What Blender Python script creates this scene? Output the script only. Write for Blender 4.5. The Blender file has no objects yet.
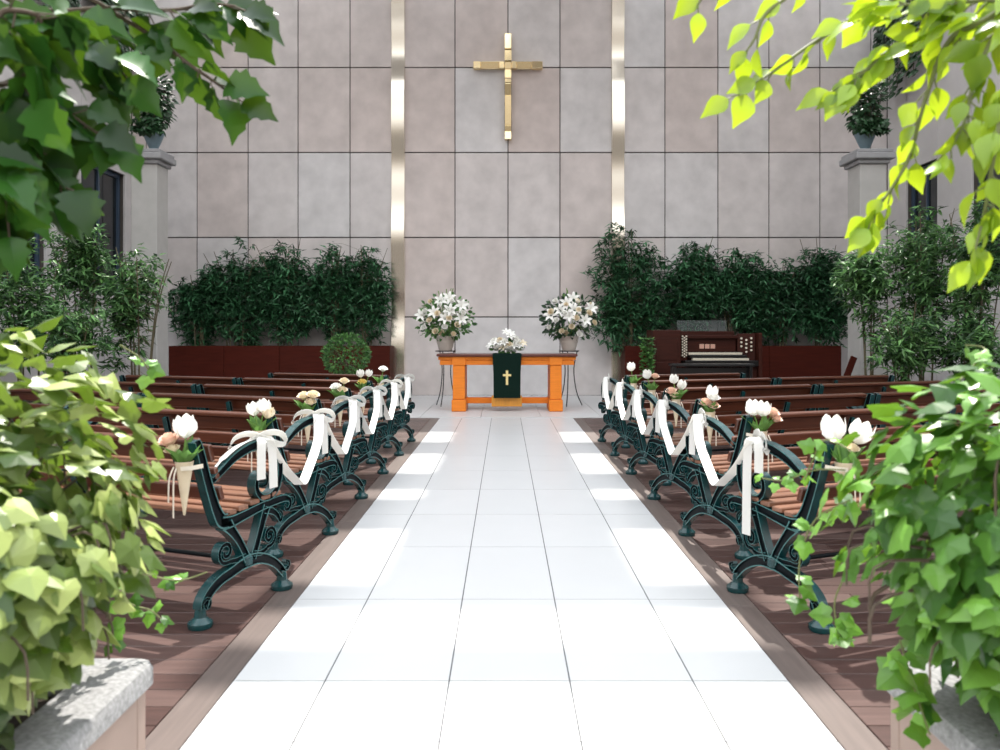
import bpy, math, random
from mathutils import Vector, Matrix, Euler
random.seed(7)
C = bpy.context.scene
COL = C.collection
PI = math.pi
def R(d): return math.radians(d)

# ------------------------------------------------------------------ camera, sky, sun, exposure
F, CX, CY, H = 795.0, 505.0, 335.0, 1.4
cam = bpy.data.cameras.new('camera'); camo = bpy.data.objects.new('camera', cam); COL.objects.link(camo)
camo.location = (0, 0, H); camo.rotation_euler = (R(90), 0, 0)
cam.sensor_width = 36; cam.lens = F * 36 / 1000
cam.shift_x = -0.005; cam.shift_y = -0.040
cam.clip_start = 0.05; cam.clip_end = 200
cam.dof.use_dof = True; cam.dof.focus_distance = 8.0; cam.dof.aperture_fstop = 3.2
C.camera = camo
w = bpy.data.worlds.new('sky'); C.world = w; w.use_nodes = True
bg = w.node_tree.nodes['Background']; bg.inputs[1].default_value = 1.70
_n = w.node_tree.nodes; _l = w.node_tree.links
_tc = _n.new('ShaderNodeTexCoord'); _sx = _n.new('ShaderNodeSeparateXYZ'); _cr = _n.new('ShaderNodeValToRGB')
_l.new(_tc.outputs['Generated'], _sx.inputs[0]); _l.new(_sx.outputs['Z'], _cr.inputs[0]); _l.new(_cr.outputs[0], bg.inputs[0])
_e = _cr.color_ramp.elements                       # horizon band dimmed for contrast and varied metal reflections, bright thin cloud above
_e[0].position = 0.0; _e[0].color = (0.12, 0.11, 0.10, 1); _e[1].position = 1.0; _e[1].color = (0.86, 0.94, 1.0, 1)
for _p, _c in ((0.12, (0.20, 0.18, 0.16, 1)), (0.30, (0.50, 0.49, 0.48, 1)), (0.50, (1.0, 1.0, 1.0, 1))):
    _x = _e.new(_p); _x.color = _c
SUN_T, SUN_X = 1.55, 0.14            # fall per metre travelled towards the camera; drift to the left
sl = bpy.data.lights.new('sun', 'SUN'); sl.energy = 4.5; sl.angle = R(0.8); sl.color = (1.0, 0.95, 0.87)
so = bpy.data.objects.new('sun', sl); COL.objects.link(so); so.location = (0, 20, 30)
so.rotation_euler = Vector((-SUN_X, -1.0, -SUN_T)).to_track_quat('-Z', 'Y').to_euler()
vs = C.view_settings
vs.view_transform = 'Standard'; vs.look = 'None'; vs.gamma = 1.0; vs.use_curve_mapping = False; vs.exposure = 0.86

def at(px, py, Y): return Vector(((px - CX) / F * Y, Y, H - (py - CY) / F * Y))

# ------------------------------------------------------------------ materials
M = {}
def mat(name, col, rough=0.5, metal=0.0, var=0.0, noise=0.0, nscale=8.0, bump=0.0, bscale=40.0,
        transl=0.0, spec=0.5, coat=0.0, stretch=None, col2=None, tcol=None, alpha_glass=False):
    m = bpy.data.materials.new(name); m.use_nodes = True
    nt = m.node_tree; N = nt.nodes; Lk = nt.links
    b = N['Principled BSDF']; out = N['Material Output']
    b.inputs['Roughness'].default_value = rough; b.inputs['Metallic'].default_value = metal
    b.inputs['Specular IOR Level'].default_value = spec
    b.inputs['Coat Weight'].default_value = coat; b.inputs['Coat Roughness'].default_value = 0.15
    src = None
    rgb = N.new('ShaderNodeRGB'); rgb.outputs[0].default_value = (*col, 1); src = rgb.outputs[0]
    tc = N.new('ShaderNodeTexCoord')
    mp = N.new('ShaderNodeMapping'); Lk.new(tc.outputs['Object'], mp.inputs[0])
    if stretch: mp.inputs['Scale'].default_value = stretch
    geo = N.new('ShaderNodeNewGeometry')
    if col2:
        mx = N.new('ShaderNodeMix'); mx.data_type = 'RGBA'
        Lk.new(geo.outputs['Random Per Island'], mx.inputs['Factor'])
        Lk.new(src, mx.inputs['A']); mx.inputs['B'].default_value = (*col2, 1); src = mx.outputs['Result']
    if var or noise:
        val = None
        if noise:
            nz = N.new('ShaderNodeTexNoise'); nz.inputs['Scale'].default_value = nscale; nz.inputs['Detail'].default_value = 6
            Lk.new(mp.outputs[0], nz.inputs['Vector'])
            mr = N.new('ShaderNodeMapRange'); mr.inputs[1].default_value = 0.25; mr.inputs[2].default_value = 0.75
            mr.inputs[3].default_value = 1 - noise; mr.inputs[4].default_value = 1 + noise
            Lk.new(nz.outputs['Fac'], mr.inputs[0]); val = mr.outputs[0]
        if var:
            mr2 = N.new('ShaderNodeMapRange'); mr2.inputs[3].default_value = 1 - var; mr2.inputs[4].default_value = 1 + var
            Lk.new(geo.outputs['Random Per Island'], mr2.inputs[0])
            if val is None: val = mr2.outputs[0]
            else:
                mm = N.new('ShaderNodeMath'); mm.operation = 'MULTIPLY'
                Lk.new(val, mm.inputs[0]); Lk.new(mr2.outputs[0], mm.inputs[1]); val = mm.outputs[0]
        hv = N.new('ShaderNodeHueSaturation'); Lk.new(src, hv.inputs['Color']); Lk.new(val, hv.inputs['Value']); src = hv.outputs[0]
    Lk.new(src, b.inputs['Base Color'])
    if bump:
        nb = N.new('ShaderNodeTexNoise'); nb.inputs['Scale'].default_value = bscale; nb.inputs['Detail'].default_value = 4
        Lk.new(mp.outputs[0], nb.inputs['Vector'])
        bp = N.new('ShaderNodeBump'); bp.inputs['Strength'].default_value = bump; bp.inputs['Distance'].default_value = 0.02
        Lk.new(nb.outputs['Fac'], bp.inputs['Height']); Lk.new(bp.outputs[0], b.inputs['Normal'])
    if transl:
        t = N.new('ShaderNodeBsdfTranslucent'); ms = N.new('ShaderNodeMixShader'); ms.inputs[0].default_value = transl
        if tcol: t.inputs['Color'].default_value = (*tcol, 1)
        else: Lk.new(src, t.inputs['Color'])
        Lk.new(b.outputs[0], ms.inputs[1]); Lk.new(t.outputs[0], ms.inputs[2]); Lk.new(ms.outputs[0], out.inputs[0])
    if alpha_glass:
        tr = N.new('ShaderNodeBsdfTransparent'); tr.inputs[0].default_value = (*col, 1); mg = N.new('ShaderNodeMixShader'); mg.inputs[0].default_value = 0.05
        Lk.new(tr.outputs[0], mg.inputs[1]); Lk.new(b.outputs[0], mg.inputs[2]); Lk.new(mg.outputs[0], out.inputs[0])
    M[name] = m
    return m
mat('stone_panel', (0.645, 0.565, 0.54), 0.75, var=0.075, noise=0.13, nscale=2.6, bump=0.12, bscale=60, col2=(0.60, 0.585, 0.59))
mat('joint_dark', (0.07, 0.06, 0.055), 0.9)
mat('side_stone', (0.55, 0.53, 0.53), 0.8, noise=0.08, nscale=2.0, var=0.04)
mat('pillar_stone', (0.43, 0.42, 0.405), 0.7, noise=0.06, nscale=5)
mat('cap_stone', (0.30, 0.30, 0.31), 0.7, noise=0.08, nscale=9)
mat('white_tile', (0.57, 0.57, 0.58), 0.32, var=0.015, noise=0.015, nscale=3)
mat('grout', (0.10, 0.10, 0.105), 0.9, spec=0.1)
mat('deck_wood', (0.060, 0.029, 0.025), 0.34, var=0.2, noise=0.28, nscale=3, stretch=(0.8, 14, 8), bump=0.05, bscale=18, col2=(0.095, 0.060, 0.053), spec=0.4)
mat('deck_border', (0.13, 0.100, 0.090), 0.4, var=0.05, noise=0.18, nscale=3, stretch=(14, 0.8, 8))
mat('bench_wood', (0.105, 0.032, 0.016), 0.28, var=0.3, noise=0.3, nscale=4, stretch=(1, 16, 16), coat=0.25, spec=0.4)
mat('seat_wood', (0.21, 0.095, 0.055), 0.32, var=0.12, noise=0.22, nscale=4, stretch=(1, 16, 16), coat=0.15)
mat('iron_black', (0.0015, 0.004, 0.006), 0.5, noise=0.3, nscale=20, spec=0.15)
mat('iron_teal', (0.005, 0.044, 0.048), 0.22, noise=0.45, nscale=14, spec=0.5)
mat('iron_highlight', (0.05, 0.15, 0.15), 0.35, noise=0.3, nscale=24)  # worn rim paint, brightened with the castings' edge highlights
mat('planter_wood', (0.060, 0.0095, 0.005), 0.55, noise=0.25, nscale=2.5, stretch=(1, 1, 9), var=0.05, spec=0.12)
mat('organ_wood', (0.042, 0.010, 0.006), 0.45, noise=0.25, nscale=3, stretch=(1, 1, 8), spec=0.2)
mat('black_lacquer', (0.008, 0.007, 0.007), 0.3)
mat('ivory', (0.75, 0.68, 0.56), 0.4)
mat('organ_tab', (0.62, 0.36, 0.28), 0.5)
mat('clear_glass', (0.75, 0.8, 0.8), 0.05, alpha_glass=True)
mat('altar_wood', (0.80, 0.23, 0.028), 0.5, noise=0.10, nscale=3, stretch=(1.2, 1.2, 9), spec=0.2)
mat('altar_gold_wood', (0.72, 0.31, 0.04), 0.4, noise=0.1, nscale=4, stretch=(8, 1, 1))
mat('altar_top', (0.11, 0.03, 0.02), 0.3, noise=0.2, nscale=4, coat=0.3)
mat('cloth_green', (0.005, 0.016, 0.012), 0.95, noise=0.2, nscale=60, spec=0.1)
mat('gold_thread', (0.82, 0.66, 0.30), 0.45, metal=0.3)
mat('brass', (0.86, 0.70, 0.42), 0.16, metal=1.0, bump=0.06, bscale=3)
mat('brass_strip', (0.78, 0.73, 0.64), 0.17, metal=1.0, bump=0.05, bscale=1.2)
mat('black_metal', (0.012, 0.012, 0.014), 0.45)
mat('vase_ceramic', (0.56, 0.50, 0.45), 0.5, noise=0.06, nscale=10)
mat('petal_white', (0.93, 0.92, 0.88), 0.55, transl=0.18, var=0.04)
mat('petal_cream', (0.86, 0.76, 0.58), 0.55, transl=0.18, var=0.05)
mat('petal_pink', (0.85, 0.62, 0.50), 0.55, transl=0.18, var=0.06)
mat('petal_yellow', (0.82, 0.66, 0.22), 0.55, transl=0.3)
mat('paper_cone', (0.74, 0.63, 0.46), 0.7, transl=0.15, noise=0.05, nscale=12)
mat('ribbon_white', (0.86, 0.85, 0.82), 0.4, transl=0.25)
mat('ribbon_cream', (0.84, 0.78, 0.68), 0.45, transl=0.25)
mat('stem_green', (0.16, 0.30, 0.06), 0.5, transl=0.15)
mat('tulip_leaf', (0.14, 0.30, 0.07), 0.45, transl=0.3, var=0.2)
mat('leaf_dark', (0.018, 0.055, 0.018), 0.4, transl=0.12, var=0.35, col2=(0.03, 0.085, 0.035))
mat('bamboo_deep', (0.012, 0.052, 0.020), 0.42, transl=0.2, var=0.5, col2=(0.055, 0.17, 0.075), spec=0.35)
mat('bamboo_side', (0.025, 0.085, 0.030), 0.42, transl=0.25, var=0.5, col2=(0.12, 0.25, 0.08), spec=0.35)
mat('box_leaf', (0.04, 0.13, 0.03), 0.4, transl=0.2, var=0.35, col2=(0.10, 0.24, 0.06))
mat('ivy_yellow', (0.035, 0.10, 0.010), 0.36, transl=0.2, var=0.5, col2=(0.31, 0.36, 0.12), tcol=(0.22, 0.36, 0.03))
mat('ivy_green', (0.03, 0.12, 0.018), 0.34, transl=0.22, var=0.4, col2=(0.15, 0.32, 0.05), tcol=(0.22, 0.42, 0.03))
mat('leaf_lime', (0.09, 0.20, 0.015), 0.26, transl=0.42, var=0.4, col2=(0.30, 0.44, 0.06), tcol=(0.56, 0.72, 0.02))
mat('leaf_gloss', (0.007, 0.036, 0.006), 0.30, transl=0.12, var=0.45, col2=(0.022, 0.080, 0.010), tcol=(0.20, 0.38, 0.02), spec=0.25)
mat('bark', (0.09, 0.065, 0.045), 0.85, noise=0.3, nscale=14, bump=0.3, bscale=30)
mat('cane', (0.10, 0.085, 0.045), 0.6, noise=0.3, nscale=9)
mat('twig_green', (0.15, 0.17, 0.06), 0.6)
mat('granite', (0.25, 0.25, 0.255), 0.8, noise=0.35, nscale=70, bump=0.2, bscale=80)
mat('planter_body', (0.30, 0.22, 0.185), 0.7, noise=0.08, nscale=6)
mat('soil', (0.035, 0.024, 0.016), 0.95, noise=0.3, nscale=20, bump=0.4, bscale=30)
mat('terracotta', (0.25, 0.10, 0.055), 0.7, noise=0.1, nscale=9)
mat('pot_blue', (0.16, 0.24, 0.28), 0.35, noise=0.12, nscale=9)
mat('frame_blue', (0.035, 0.06, 0.10), 0.4)
mat('dark_glass', (0.012, 0.016, 0.02), 0.08)
mat('beam_paint', (0.78, 0.78, 0.78), 0.6)

# ------------------------------------------------------------------ mesh helpers
class MB:
    def __init__(s): s.v = []; s.f = []; s.mi = []
    def face(s, idx, mi=0): s.f.append(idx); s.mi.append(mi)
    def box(s, lo, hi, mi=0, bev=0.0, mtx=None):
        x0, y0, z0 = lo; x1, y1, z1 = hi; b = min(bev, (x1-x0)*.45, (y1-y0)*.45, (z1-z0)*.45)
        n = len(s.v)
        if b <= 0:
            P = [(x0,y0,z0),(x1,y0,z0),(x1,y1,z0),(x0,y1,z0),(x0,y0,z1),(x1,y0,z1),(x1,y1,z1),(x0,y1,z1)]
            Fs = [(0,3,2,1),(4,5,6,7),(0,1,5,4),(1,2,6,5),(2,3,7,6),(3,0,4,7)]
        else:
            P = []; ix = {}
            for sx in (0,1):
                for sy in (0,1):
                    for sz in (0,1):
                        c = [(x0,x1)[sx],(y0,y1)[sy],(z0,z1)[sz]]; d = [b if q==0 else -b for q in (sx,sy,sz)]
                        for a in range(3):
                            p = [c[i] + (0 if i==a else d[i]) for i in range(3)]
                            ix[(sx,sy,sz,a)] = len(P); P.append(tuple(p))
            Fs = []
            for a in range(3):
                o1, o2 = [(1,2),(2,0),(0,1)][a]
                for sd in (0,1):
                    q = []
                    for (u, vv) in ((0,0),(1,0),(1,1),(0,1)):
                        k = [0,0,0]; k[a] = sd; k[o1] = u; k[o2] = vv; q.append(ix[(*k, a)])
                    Fs.append(tuple(q) if sd else tuple(q[::-1]))
            for a in range(3):
                o1, o2 = [(1,2),(2,0),(0,1)][a]
                for u in (0,1):
                    for vv in (0,1):
                        k0 = [0,0,0]; k0[o1] = u; k0[o2] = vv; k1 = list(k0); k1[a] = 1
                        q = (ix[(*k0,o1)], ix[(*k1,o1)], ix[(*k1,o2)], ix[(*k0,o2)])
                        Fs.append(q if (u == vv) == True else q[::-1])
            for sx in (0,1):
                for sy in (0,1):
                    for sz in (0,1):
                        q = tuple(ix[(sx,sy,sz,a)] for a in range(3))
                        Fs.append(q if (sx+sy+sz) % 2 else q[::-1])
        if mtx is not None: P = [tuple(mtx @ Vector(p)) for p in P]
        s.v += P
        for f in Fs: s.face(tuple(n+i for i in f), mi)
    def rings(s, rings, mi=0, cap0=True, cap1=True, closed=True):
        n = len(s.v); k = len(rings[0])
        for r in rings: s.v += [tuple(p) for p in r]
        for i in range(len(rings)-1):
            for j in range(k if closed else k-1):
                a = n+i*k+j; b = n+i*k+(j+1)%k
                s.face((a, b, b+k, a+k), mi[j] if isinstance(mi, (list, tuple)) else mi)
        m0 = mi[0] if isinstance(mi, (list, tuple)) else mi
        if cap0: s.face(tuple(n+j for j in range(k))[::-1], m0)
        if cap1: s.face(tuple(n+(len(rings)-1)*k+j for j in range(k)), m0)
    def tube(s, pts, rad, seg=8, mi=0):
        pts = [Vector(p) for p in pts]; n = len(pts); rr = rad if isinstance(rad, (list, tuple)) else [rad]*n
        up = Vector((0.13, 0.21, 1)).normalized(); R_ = []
        pn = None
        for i, p in enumerate(pts):
            t = (pts[min(i+1,n-1)] - pts[max(i-1,0)])
            if t.length < 1e-9: t = Vector((0,0,1))
            t.normalize()
            if pn is None:
                a = t.cross(up)
                if a.length < 1e-3: a = t.cross(Vector((1,0,0)))
            else: a = pn - t*pn.dot(t)
            a.normalize(); pn = a; b = t.cross(a)
            R_.append([p + (a*math.cos(2*PI*k/seg) + b*math.sin(2*PI*k/seg))*rr[i] for k in range(seg)])
        s.rings(R_, mi)
    def lathe(s, prof, cen=(0,0,0), seg=20, mi=0, cap0=True, cap1=True):
        cx, cy, cz = cen
        s.rings([[(cx+r*math.cos(2*PI*k/seg), cy+r*math.sin(2*PI*k/seg), cz+z) for k in range(seg)] for r, z in prof], mi, cap0, cap1)
    def ribbon(s, pts, wid, wdir, th=0.002, mi=0):
        """solid flat band along pts, its width along wdir (vector or a list of them)"""
        pts = [Vector(p) for p in pts]; n = len(pts); R_ = []
        for i, p in enumerate(pts):
            t = pts[min(i+1,n-1)] - pts[max(i-1,0)]; t.normalize()
            wd = Vector(wdir[i] if isinstance(wdir, list) else wdir); wd = (wd - t*wd.dot(t)).normalized(); nn = t.cross(wd)
            ww = wid[i] if isinstance(wid, (list, tuple)) else wid
            R_.append([p - wd*ww/2 - nn*th/2, p + wd*ww/2 - nn*th/2, p + wd*ww/2 + nn*th/2, p - wd*ww/2 + nn*th/2])
        s.rings(R_, mi)
    def build(s, name, mats, parent=None, smooth=True, loc=None, rot=None):
        me = bpy.data.meshes.new(name); me.from_pydata([tuple(p) for p in s.v], [], s.f)
        if not isinstance(mats, (list, tuple)): mats = [mats]
        for m in mats: me.materials.append(M[m])
        me.polygons.foreach_set('material_index', s.mi)
        me.polygons.foreach_set('use_smooth', [smooth]*len(s.f))
        me.update()
        if smooth:
            try: me.set_sharp_from_angle(angle=R(35))
            except Exception: pass
        o = bpy.data.objects.new(name, me); COL.objects.link(o)
        if parent: o.parent = parent
        if loc is not None: o.location = loc
        if rot is not None: o.rotation_euler = rot
        return o

def tag(o, label, cat, group=None):
    o['label'] = label; o['category'] = cat
    if group: o['group'] = group
    return o
def thing(name, label, cat, loc=(0,0,0), rz=0, group=None):
    o = bpy.data.objects.new(name, None); o.empty_display_size = 0.1; COL.objects.link(o)
    o.location = loc; o.rotation_euler = (0, 0, rz)
    return tag(o, label, cat, group)
def struct(o): o['kind'] = 'structure'; return o
def copy_tree(o, parent=None):
    c = o.copy(); COL.objects.link(c); c.parent = parent
    for ch in o.children: copy_tree(ch, c)
    return c
def crom(P, n=6):
    P = [Vector(p) for p in P]; out = []
    for i in range(len(P)-1):
        p0 = P[max(i-1,0)]; p1 = P[i]; p2 = P[i+1]; p3 = P[min(i+2,len(P)-1)]
        for k in range(n):
            t = k/n
            out.append(0.5*((2*p1) + (p2-p0)*t + (2*p0-5*p1+4*p2-p3)*t*t + (3*p1-p0-3*p2+p3)*t**3))
    out.append(P[-1]); return out

# ---- leaves: templates are (verts, faces), base at the origin, tip along +y, face up +z
def tpl_fan(half, cz=0.06, fold=0.10):
    out = [(x, y) for x, y in half]; L_ = out + [(-x, y) for x, y in reversed(out[1:-1])]
    v = [(0, 0.36, cz)] + [(x, y, -fold*abs(x)*1.3 - 0.14*max(0, y-0.3)**2) for x, y in L_]
    k = len(L_); f = [(0, 1+i, 1+(i+1) % k) for i in range(k)]
    return v, f
def tpl_strip(rows, fold=0.25, droop=0.25):
    v = []; f = []
    for y, wx in rows:
        z = -droop*y*y
        v += [(-wx, y, z + fold*wx), (0, y, z), (wx, y, z + fold*wx)]
    for i in range(len(rows)-1):
        a = 3*i; f += [(a, a+1, a+4, a+3), (a+1, a+2, a+5, a+4)]
    return v, f
IVY = tpl_fan([(0,0),(.20,-.12),(.36,-.02),(.42,.16),(.58,.34),(.50,.44),(.32,.54),(.20,.78),(0,1.0)])
IVY2 = tpl_fan([(0,0),(.34,-.10),(.48,.18),(.42,.42),(.24,.66),(0,1.0)], 0.09, 0.2)
OVATE = tpl_strip([(0,.015),(.10,.16),(.26,.31),(.45,.37),(.65,.29),(.85,.13),(1.05,.01)], 0.28, 0.28)
LOBED = tpl_strip([(0,.015),(.06,.20),(.20,.42),(.34,.34),(.48,.47),(.62,.30),(.74,.31),(.88,.13),(1.1,.01)], 0.32, 0.3)
BLADE = ([(0,0,0),(.10,.33,.035),(0,1,-.16),(-.10,.33,.035)], [(0,1,2),(0,2,3)])
OVAL = ([(0,0,0),(.28,.35,.06),(.2,.75,.02),(0,1,-.08),(-.2,.75,.02),(-.28,.35,.06)], [(0,1,2,3),(0,3,4,5)])
def leaf(mb, T, pos, d, nrm, size, mi=0, wide=1.0):
    d = Vector(d).normalized(); nrm = Vector(nrm); x = d.cross(nrm)
    if x.length < 1e-4: x = d.cross(Vector((1, .3, .2)))
    x.normalize(); z = x.cross(d); n = len(mb.v)
    for (a, b, c) in T[0]:
        p = pos + (x*(a*wide) + d*b + z*c)*size; mb.v.append((p.x, p.y, p.z))
    for f in T[1]: mb.face(tuple(n+i for i in f), mi)
def rv(s=1.0): return Vector((random.uniform(-s, s), random.uniform(-s, s), random.uniform(-s, s)))
def rsph():
    while True:
        v = rv()
        if 0.02 < v.length <= 1: return v

# ================================================================== THE SETTING
WY = 18.3; XL, XR = -8.6, 8.8; WH = 10.4
AX0, AX1, AEND = -1.10, 1.147, 13.41
# wooden deck: boards across the hall, a border board along the aisle
b = MB(); b.box((XL-.2, -2.0, -0.30), (XR+.2, WY+.4, -0.022))
struct(b.build('floor', 'grout', smooth=False))
b = MB(); y = -1.5
while y < AEND - 0.02:
    y1 = min(y + 0.145, AEND)
    for x0, x1 in ((XL, AX0-0.15), (AX1+0.15, XR)):
        xs = [x0]
        q = x0 + random.uniform(0.4, 2.0)
        while q < x1 - 0.5: xs.append(q); q += random.choice((1.8, 2.4, 3.0))
        xs.append(x1)
        for a, c in zip(xs[:-1], xs[1:]): b.box((a+.0015, y+.002, -0.021), (c-.0015, y1-.002, 0.0), bev=.002)
    y += 0.145
struct(b.build('floor', 'deck_wood', smooth=False))
b = MB()
for x0, x1 in ((AX0-0.147, AX0-0.003), (AX1+0.003, AX1+0.147)):
    for k in range(8): b.box((x0, -1.5+k*1.87, -0.021), (x1, min(AEND, -1.5+(k+1)*1.87-.003), 0.0), bev=.002)
struct(b.build('trim_1', 'deck_border', smooth=False))
# white tiled aisle (half metre by one metre tiles) and the white chancel floor
b = MB(); xs = [AX0, -0.728, -0.226, 0.262, 0.760, AX1]; g = 0.0030
ys = [-1.0, 0.0, 0.8, 1.8, 2.74]; y = 3.217
while y < AEND - .4: ys.append(y); y += 1.0
ys = ys[:4] + [2.735, 3.217, 4.21, 5.25, 6.2, 7.2, 8.2, 9.2, 10.2, 11.2, 12.3, AEND]
for a, c in zip(xs[:-1], xs[1:]):
    for p, q in zip(ys[:-1], ys[1:]): b.box((a+g, p+g, -0.0012), (c-g, q-g, 0.001))
b.box((AX0, -1.0, -0.021), (AX1, AEND, -0.0012), 1)
struct(b.build('floor', ['white_tile', 'grout'], smooth=False))
b = MB(); xs = [XL + i*(XR-XL)/17 for i in range(18)]; ys = [AEND+.004, 14.4, 15.4, 16.4, 17.4, WY]
for a, c in zip(xs[:-1], xs[1:]):
    for p, q in zip(ys[:-1], ys[1:]): b.box((a+g, p+g, -0.021), (c-g, q-g, 0.012), bev=.003)
struct(b.build('floor', 'white_tile', smooth=False))
# back wall: stone panels with dark joints
def wx(px): return (px - CX)/F*WY
def wz(py): return H + (CY - py)/F*WY
b = MB(); b.box((XL-.3, WY+.03, 0), (XR+.3, WY+.4, WH), 1)
vx = [XL, wx(197), wx(248), wx(298), wx(350), wx(398), wx(455), wx(508), wx(560), wx(617.5), wx(665), wx(718), wx(769), wx(820), XR]
vx.insert(1, wx(146)); vx.insert(-1, wx(871))
hz = [0.0, wz(317), wz(237.5), wz(152.5), wz(67.5), wz(-18), WH]; j = 0.011
for a, c in zip(vx[:-1], vx[1:]):
    for p, q in zip(hz[:-1], hz[1:]):
        b.box((a+j, WY, p+j*1.25), (c-j, WY+.05, q-j*1.25), 0, bev=.005)
struct(b.build('wall_back', ['stone_panel', 'joint_dark'], smooth=False))
# polished metal strips
for i, (p0, p1) in enumerate(((391.2, 405.2), (611.2, 624.6))):
    b = MB(); x0, x1 = wx(p0), wx(p1); n = 90
    pr = [(x0, WY-.002), (x0+.012, WY-.075), (x1-.012, WY-.075), (x1, WY-.002)]
    b.rings([[(x, yy - ((0.048*math.sin(z_*2.1+i*.25+.4) + 0.010*math.sin(z_*5.3+1)) if k in (1, 2) else 0), z_) for k, (x, yy) in enumerate(pr)] for z_ in [0.012 + (WH-.02)*t/n for t in range(n+1)]])
    struct(b.build('trim_%d' % (i+2), 'brass_strip'))
# side walls with windows next to the back corners
def side_wall(X, sgn, name, wins):
    b = MB(); t = 0.35
    ys = sorted(set([1.0, WY+.0] + [v for w_ in wins for v in w_[:2]]))
    zs = sorted(set([0.0, WH] + [v for w_ in wins for v in w_[2:4]]))
    lo, hi = (X-t, X) if sgn < 0 else (X, X+t)
    for a, c in zip(ys[:-1], ys[1:]):
        col = [(p, q) for p, q in zip(zs[:-1], zs[1:]) if not any(a >= w_[0]-1e-6 and c <= w_[1]+1e-6 and p >= w_[2]-1e-6 and q <= w_[3]+1e-6 for w_ in wins)]
        merged = []
        for p, q in col:
            if merged and abs(merged[-1][1]-p) < 1e-6: merged[-1][1] = q
            else: merged.append([p, q])
        for p, q in merged:
            n = max(1, round((c-a)/1.0))
            for k in range(n):
                b.box((lo, a+(c-a)*k/n+.008, p), (hi, a+(c-a)*(k+1)/n-.008, q), bev=.008)
    mid = (X-t*.8, X-.05) if sgn < 0 else (X+.05, X+t*.8)
    for a, c in zip(ys[:-1], ys[1:]):
        for p, q in zip(zs[:-1], zs[1:]):
            if not any(a >= w_[0]-1e-6 and c <= w_[1]+1e-6 and p >= w_[2]-1e-6 and q <= w_[3]+1e-6 for w_ in wins):
                b.box((mid[0], a, p), (mid[1], c, q), 1)
    return struct(b.build(name, ['side_stone', 'joint_dark'], smooth=False))
WINL = [(16.15, 18.0, 2.3, 5.02), (13.2, 14.9, 2.3, 4.6)]
WINR = [(16.2, 17.45, 2.3, 5.0), (13.1, 15.0, 2.3, 5.0)]
side_wall(XL, -1, 'wall_left', WINL); side_wall(XR, 1, 'wall_right', WINR)
wn = 0
for X, sgn, wins in ((XL, -1, WINL), (XR, 1, WINR)):
    for (a, c, p, q) in wins:
        wn += 1
        root = struct(bpy.data.objects.new('window_%d' % wn, None)); COL.objects.link(root); root.location = (X, (a+c)/2, p)
        f = MB(); d0, d1 = (-.22, -.12) if sgn < 0 else (.12, .22); hw = (c-a)/2; hh = q-p; t = .09
        for lo, hi in (((d0,-hw,0),(d1,-hw+t,hh)), ((d0,hw-t,0),(d1,hw,hh)), ((d0,-hw+t,0),(d1,hw-t,t)), ((d0,-hw+t,hh-t),(d1,hw-t,hh)), ((d0,-.03,t),(d1,.03,hh-t))):
            f.box(lo, hi, bev=.006)
        f.build('window_frame', 'frame_blue', root, smooth=False)
        f = MB(); f.box((d0+.04, -hw+t, t), (d0+.055, hw-t, hh-t)); f.build('window_pane', 'dark_glass', root, smooth=False)
# unseen roof, open between: beams and ridge strip shaped to lay the bars of light
def ry(yf): return yf + WH/SUN_T
XS = WH/SUN_T*SUN_X
b = MB(); z0, z1 = WH+.002, WH+.25
b.box((XL-.3, WY+.03, z0), (XR+.3, WY+.4, z1))
for p, q in ((9.51, 10.4), (7.35, 8.06), (5.85, 6.8)):
    b.box((XL-.3, ry(p), z0), (XR+.3, ry(q), z1))
for p, q in ((4.18, 4.5), (3.3, 3.6)): b.box((-1.3+XS, ry(p), z0), (1.35+XS, ry(q), z1))
cuts = [4.18, 5.28, 5.42, WY-WH/SUN_T+.03]
b.box((-.72+XS, ry(4.18), z0+.01), (.80+XS, ry(5.28), z1-.01)); b.box((-.72+XS, ry(5.42), z0+.01), (.80+XS, WY+.03, z1-.01))
b.box((-4.9+XS, ry(5.85), z0+.01), (-2.3+XS, ry(10.4), z1-.01)); b.box((2.3+XS, ry(5.85), z0+.01), (4.9+XS, ry(10.4), z1-.01))  # side slabs added to keep the sun off the benches
b.box((XL-.3, 1.0, z0), (XL, WY+.03, z1)); b.box((XR, 1.0, z0), (XR+.3, WY+.03, z1))
struct(b.build('ceiling', 'beam_paint', smooth=False))

# stone pillars with a moulded cap
def pillar(name, x0, x1, Y0, Y1, label):
    t = thing(name, label, 'pillar', ((x0+x1)/2, (Y0+Y1)/2, 0.012)); hx, hy = (x1-x0)/2, (Y1-Y0)/2
    s_ = MB(); s_.box((-hx, -hy, 0), (hx, hy, 4.62), bev=.012); s_.build('shaft', 'pillar_stone', t, smooth=False)
    c = MB()
    for e, p, q in ((.05, 4.62, 4.70), (.12, 4.70, 4.82), (.09, 4.82, 4.89)): c.box((-hx-e, -hy-e, p), (hx+e, hy+e, q), bev=.015)
    c.build('capital', 'cap_stone', t, smooth=False); return t
pillar('stone_pillar', -7.06, -6.57, 15.0, 15.5, 'pale square stone pillar on the left, before the dark blue framed window')
pillar('stone_pillar', 6.70, 7.20, 15.0, 15.55, 'pale square stone pillar on the right, with a wooden board leaning at its foot')

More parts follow.
